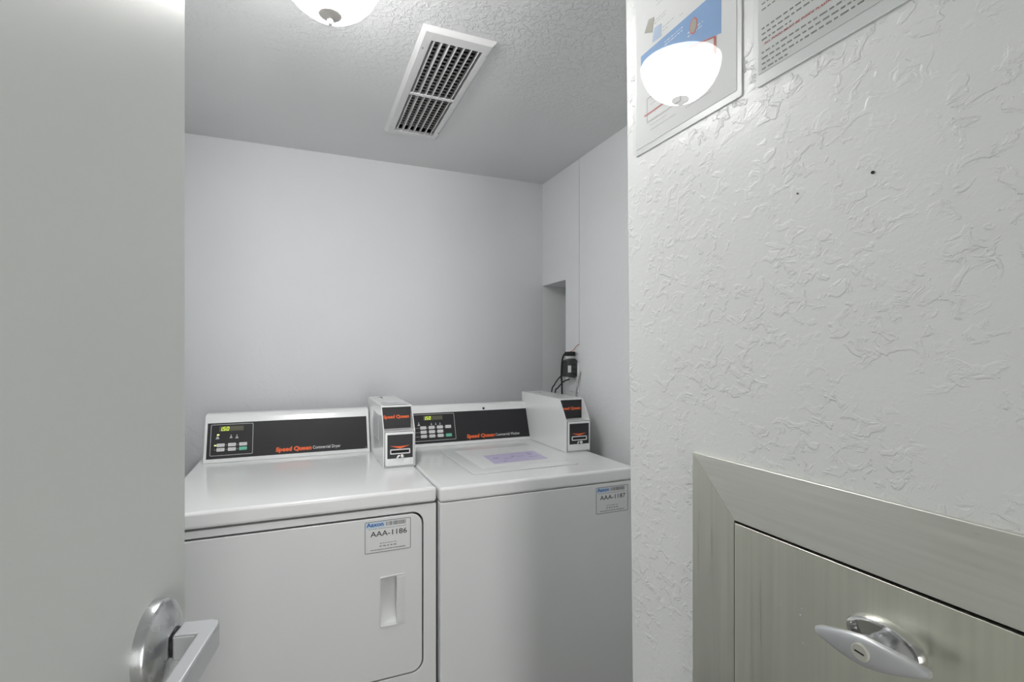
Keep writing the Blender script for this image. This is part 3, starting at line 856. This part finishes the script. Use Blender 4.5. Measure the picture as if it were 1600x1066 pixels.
def Z(z): return z-0.328
b = nb(); slab(b, [(P(.684), Z(.4695)), (P(.600), Z(.450)), (P(.512), Z(.427)), (P(.512), Z(.4885)), (P(.684), Z(.4885))], 0.0029, 0.0031, T)
obj('blue_band', b, M['blue'], ps)
b = nb()
slab(b, [(P(.585), Z(.4455)), (P(.585), Z(.4435)), (P(.523), Z(.4275)), (P(.523), Z(.4295))], 0.0032, 0.0034, T)
obj('red_rule', b, M['redline'], ps); b = nb()
slab(b, [(P(.525), Z(.385)), (P(.521), Z(.385)), (P(.521), Z(.429)), (P(.525), Z(.429))], 0.0032, 0.0034, T)
obj('red_rule', b, M['redline'], ps); b = nb()
slab(b, [(P(.675), Z(.385)), (P(.521), Z(.385)), (P(.521), Z(.387)), (P(.675), Z(.387))], 0.0032, 0.0034, T)
obj('red_rule', b, M['redline'], ps)
b = nb()
for zz in (.478, .4735): dashes(b, T, P(.625), P(.585), Z(zz), 0.0016, 0.0032)
for zz in (.462, .457): dashes(b, T, P(.575), P(.545), Z(zz), 0.0018, 0.0032)
obj('band_print', b, M['blue_pale'], ps, kind='stuff')
b = nb(); slab(b, [(P(.563)+0.008*math.cos(a), Z(.467)+0.0115*math.sin(a)) for a in [2*PI*k/24 for k in range(24)]], 0.0032, 0.0034, T); obj('round_badge', b, M['redline'], ps)
b = nb(); slab(b, [(P(.563)+0.0062*math.cos(a), Z(.467)+0.0095*math.sin(a)) for a in [2*PI*k/24 for k in range(24)]], 0.0034, 0.0036, T); obj('badge_centre', b, M['khaki'], ps)
b = nb(); slab(b, [(P(.675), Z(.5215)), (P(.655), Z(.512)), (P(.650), Z(.5335)), (P(.664), Z(.5380))], 0.0029, 0.0031, T); obj('khaki_picture', b, M['khaki'], ps)
b = nb(); slab(b, [(P(.590), Z(.522)), (P(.578), Z(.517)), (P(.578), Z(.545)), (P(.590), Z(.545))], 0.0029, 0.0031, T); obj('khaki_picture', b, M['khaki'], ps)
b = nb(); slab(b, [(P(.655), Z(.495)), (P(.633), Z(.493)), (P(.633), Z(.513)), (P(.650), Z(.516))], 0.0029, 0.0031, T); obj('faint_picture', b, M['skyprint'], ps)
b = nb()
for y0_, y1_, zz in ((.650, .622, .526), (.650, .622, .5215), (.630, .605, .504), (.630, .618, .4985), (.585, .592, .4985), (.645, .600, .548), (.645, .600, .555),
                     (.567, .540, .418), (.567, .545, .412), (.66, .60, .405), (.66, .61, .398), (.66, .62, .365), (.66, .60, .357), (.59, .53, .365), (.58, .53, .357)):
    dashes(b, T, min(P(y0_), P(y1_)), max(P(y0_), P(y1_)), Z(zz), 0.0013, 0.0029)
obj('small_print', b, M['ink_g'], ps, kind='stuff')
b = nb(); ring(b, [(P(.669), Z(.372)), (P(.59), Z(.372)), (P(.59), Z(.412)), (P(.669), Z(.412))], [(P(.667), Z(.374)), (P(.592), Z(.374)), (P(.592), Z(.410)), (P(.667), Z(.410))], 0.0029, 0.0031, T)
obj('box_outline', b, M['ink_g'], ps)

Y2 = 0.4570
s2, T = sleeve('notice_sleeve', 'clear acrylic notice sleeve of rules with a red line of capitals', Y2, 0.285, EYE+0.326, 0.225)
b = nb(); slab(b, [(0.004, 0.0145), (0.281, 0.0145), (0.281, 0.220), (0.004, 0.220)], 0.0024, 0.0028, T); ps = obj('paper', b, M['paper_g'], s2)
def P2(y): return Y2-y
b = nb()
L2 = [(0.4478, 0.0668, .15), (0.4478, 0.0600, .15), (0.4478, 0.0532, .040), (0.4478, 0.0376, .19), (0.4478, 0.0306, .19), (0.4478, 0.0240, .19), (0.4478, 0.0176, .035)]
for y0_, zz, ln in L2: dashes(b, T, P2(y0_), P2(y0_)+ln, zz, 0.0019, 0.0029)
for zz in (0.090, 0.097, 0.104, 0.120, 0.127): dashes(b, T, P2(.4478), P2(.4478)+0.22, zz, 0.0016, 0.0029)
obj('printed_lines', b, M['ink_soft'], ps, kind='stuff')
text('red_line', 'ALL FOOD MUST BE INSIDE PLASTIC BAGS', M['ink_red'], ps, T, P2(.4445), P2(.4445)+0.100, 0.0470, 0.0025, bold=0.03, shear=0.15, n=0.0031)

# ------------------------------------------------------------------ screw holes with plugs left in the wall
def wall_anchor(y, z, r, label, m):
    b = nb(); T_ = frame((XN, y, EYE+z), (0, -1, 0), (0, 0, 1))
    lathe(b, [(r, 0.0), (r, 0.0012), (r*0.6, 0.0018), (r*0.55, 0.0006), (0, 0.0005)], T_, 16)
    o = obj('wall_anchor', b, m, smooth=True); tag(o, label, 'wall anchor')
wall_anchor(0.3205-0.0003, (551-229)/786*0.52/1.1994, 0.0016, 'larger black screw plug high on the textured wall', M['ink'])
wall_anchor(0.4017, (551-299)/786*0.52/0.9234, 0.0011, 'tiny dark screw plug in the wall below the notice sleeves', M['ink_soft'])

# ------------------------------------------------------------------ outlet corner: plate, timer plug, cords
b = nb(); box(b, XR-0.006, XR, 1.925, 2.005, EYE-0.175, EYE-0.045)
ot = obj('outlet_plate', b, M['plastic'], bevel=0.002); tag(ot, 'white outlet plate on the far wall behind the black adapter', 'outlet')
pa = thing('power_adapter', 'black plug adapter with a white label in the corner outlet', 'power adapter', (XR-0.006, 1.955, EYE-0.067))
b = nb()
a_ = [(-0.048, 0.030), (-0.048, -0.040), (-0.012, -0.043), (-0.001, -0.036), (-0.001, 0.034), (-0.012, 0.041), (-0.036, 0.034)]
lo = [b.verts.new((x, -0.028, z)) for x, z in a_]; hi = [b.verts.new((x, 0.030, z)) for x, z in a_]
b.faces.new(lo); b.faces.new(hi)
for i in range(len(a_)): b.faces.new((lo[i], lo[(i+1) % 7], hi[(i+1) % 7], hi[i]))
obj('housing', b, M['adapter'], pa, bevel=0.003)
b = nb(); box(b, -0.0476, -0.032, -0.0292, -0.0282, -0.020, 0.010); obj('white_label', b, M['ink_w'], pa)
for k in range(3):
    b = nb(); box(b, -0.026, -0.008, -0.0300, -0.0282, -0.030+k*0.020, -0.022+k*0.020); obj('socket_face', b, M['black'], pa, bevel=0.0006, seg=1)
cp = thing('appliance_cord', 'thick black power cord plugged in above the adapter, dropping behind the washer', 'power cord', (XR-0.02, 1.955, EYE))
b = nb(); box(b, -0.028, 0.014, -0.012, 0.014, -0.016, 0.004); obj('plug', b, M['black'], cp, bevel=0.004)
b = nb(); tube(b, [(-0.020, 0.0, -0.002), (-0.030, 0.002, -0.004), (-0.039, 0.008, -0.022), (-0.042, 0.013, -0.060), (-0.040, 0.020, -0.11), (-0.034, 0.025, -0.18), (-0.03, 0.04, -0.6)], 0.0042)
obj('cord', b, M['black'], cp, smooth=True)
def loose(name, label, pts, r, m, cat='cord'):
    b = nb(); tube(b, pts, r, 8); o = obj(name, b, m, smooth=True); tag(o, label, cat); return o
E = EYE
loose('appliance_cord', 'thin black cord curving left from the adapter to behind the coin box', [(1.082, 1.990, E-0.095), (1.078, 2.03, E-0.119), (1.075, 2.065, E-0.150), (1.074, 2.09, E-0.185), (1.074, 2.11, E-0.35)], 0.0028, M['black'])
loose('appliance_cord', 'dark grey cord leaving the outlet plate lower down, below the thin black cord', [(1.112, 1.99, E-0.120), (1.097, 2.015, E-0.132), (1.086, 2.05, E-0.162), (1.082, 2.07, E-0.188), (1.08, 2.09, E-0.35)], 0.0030, M['dark'])
loose('signal_wire', 'thin red wire hanging out of the wall joint above the plug', [(XR-0.001, 1.923, E+0.036), (XR-0.010, 1.930, E+0.028), (XR-0.018, 1.945, E+0.010), (XR-0.03, 1.955, E+0.002)], 0.0012, M['red_wire'], 'wire')
loose('drain_tube', 'pale flexible tube slanting down the far wall right of the adapter', [(XR-0.008, 1.905, E-0.082), (XR-0.010, 1.915, E-0.12), (XR-0.014, 1.935, E-0.19), (XR-0.02, 1.95, E-0.32)], 0.0040, M['tube'], 'tube')
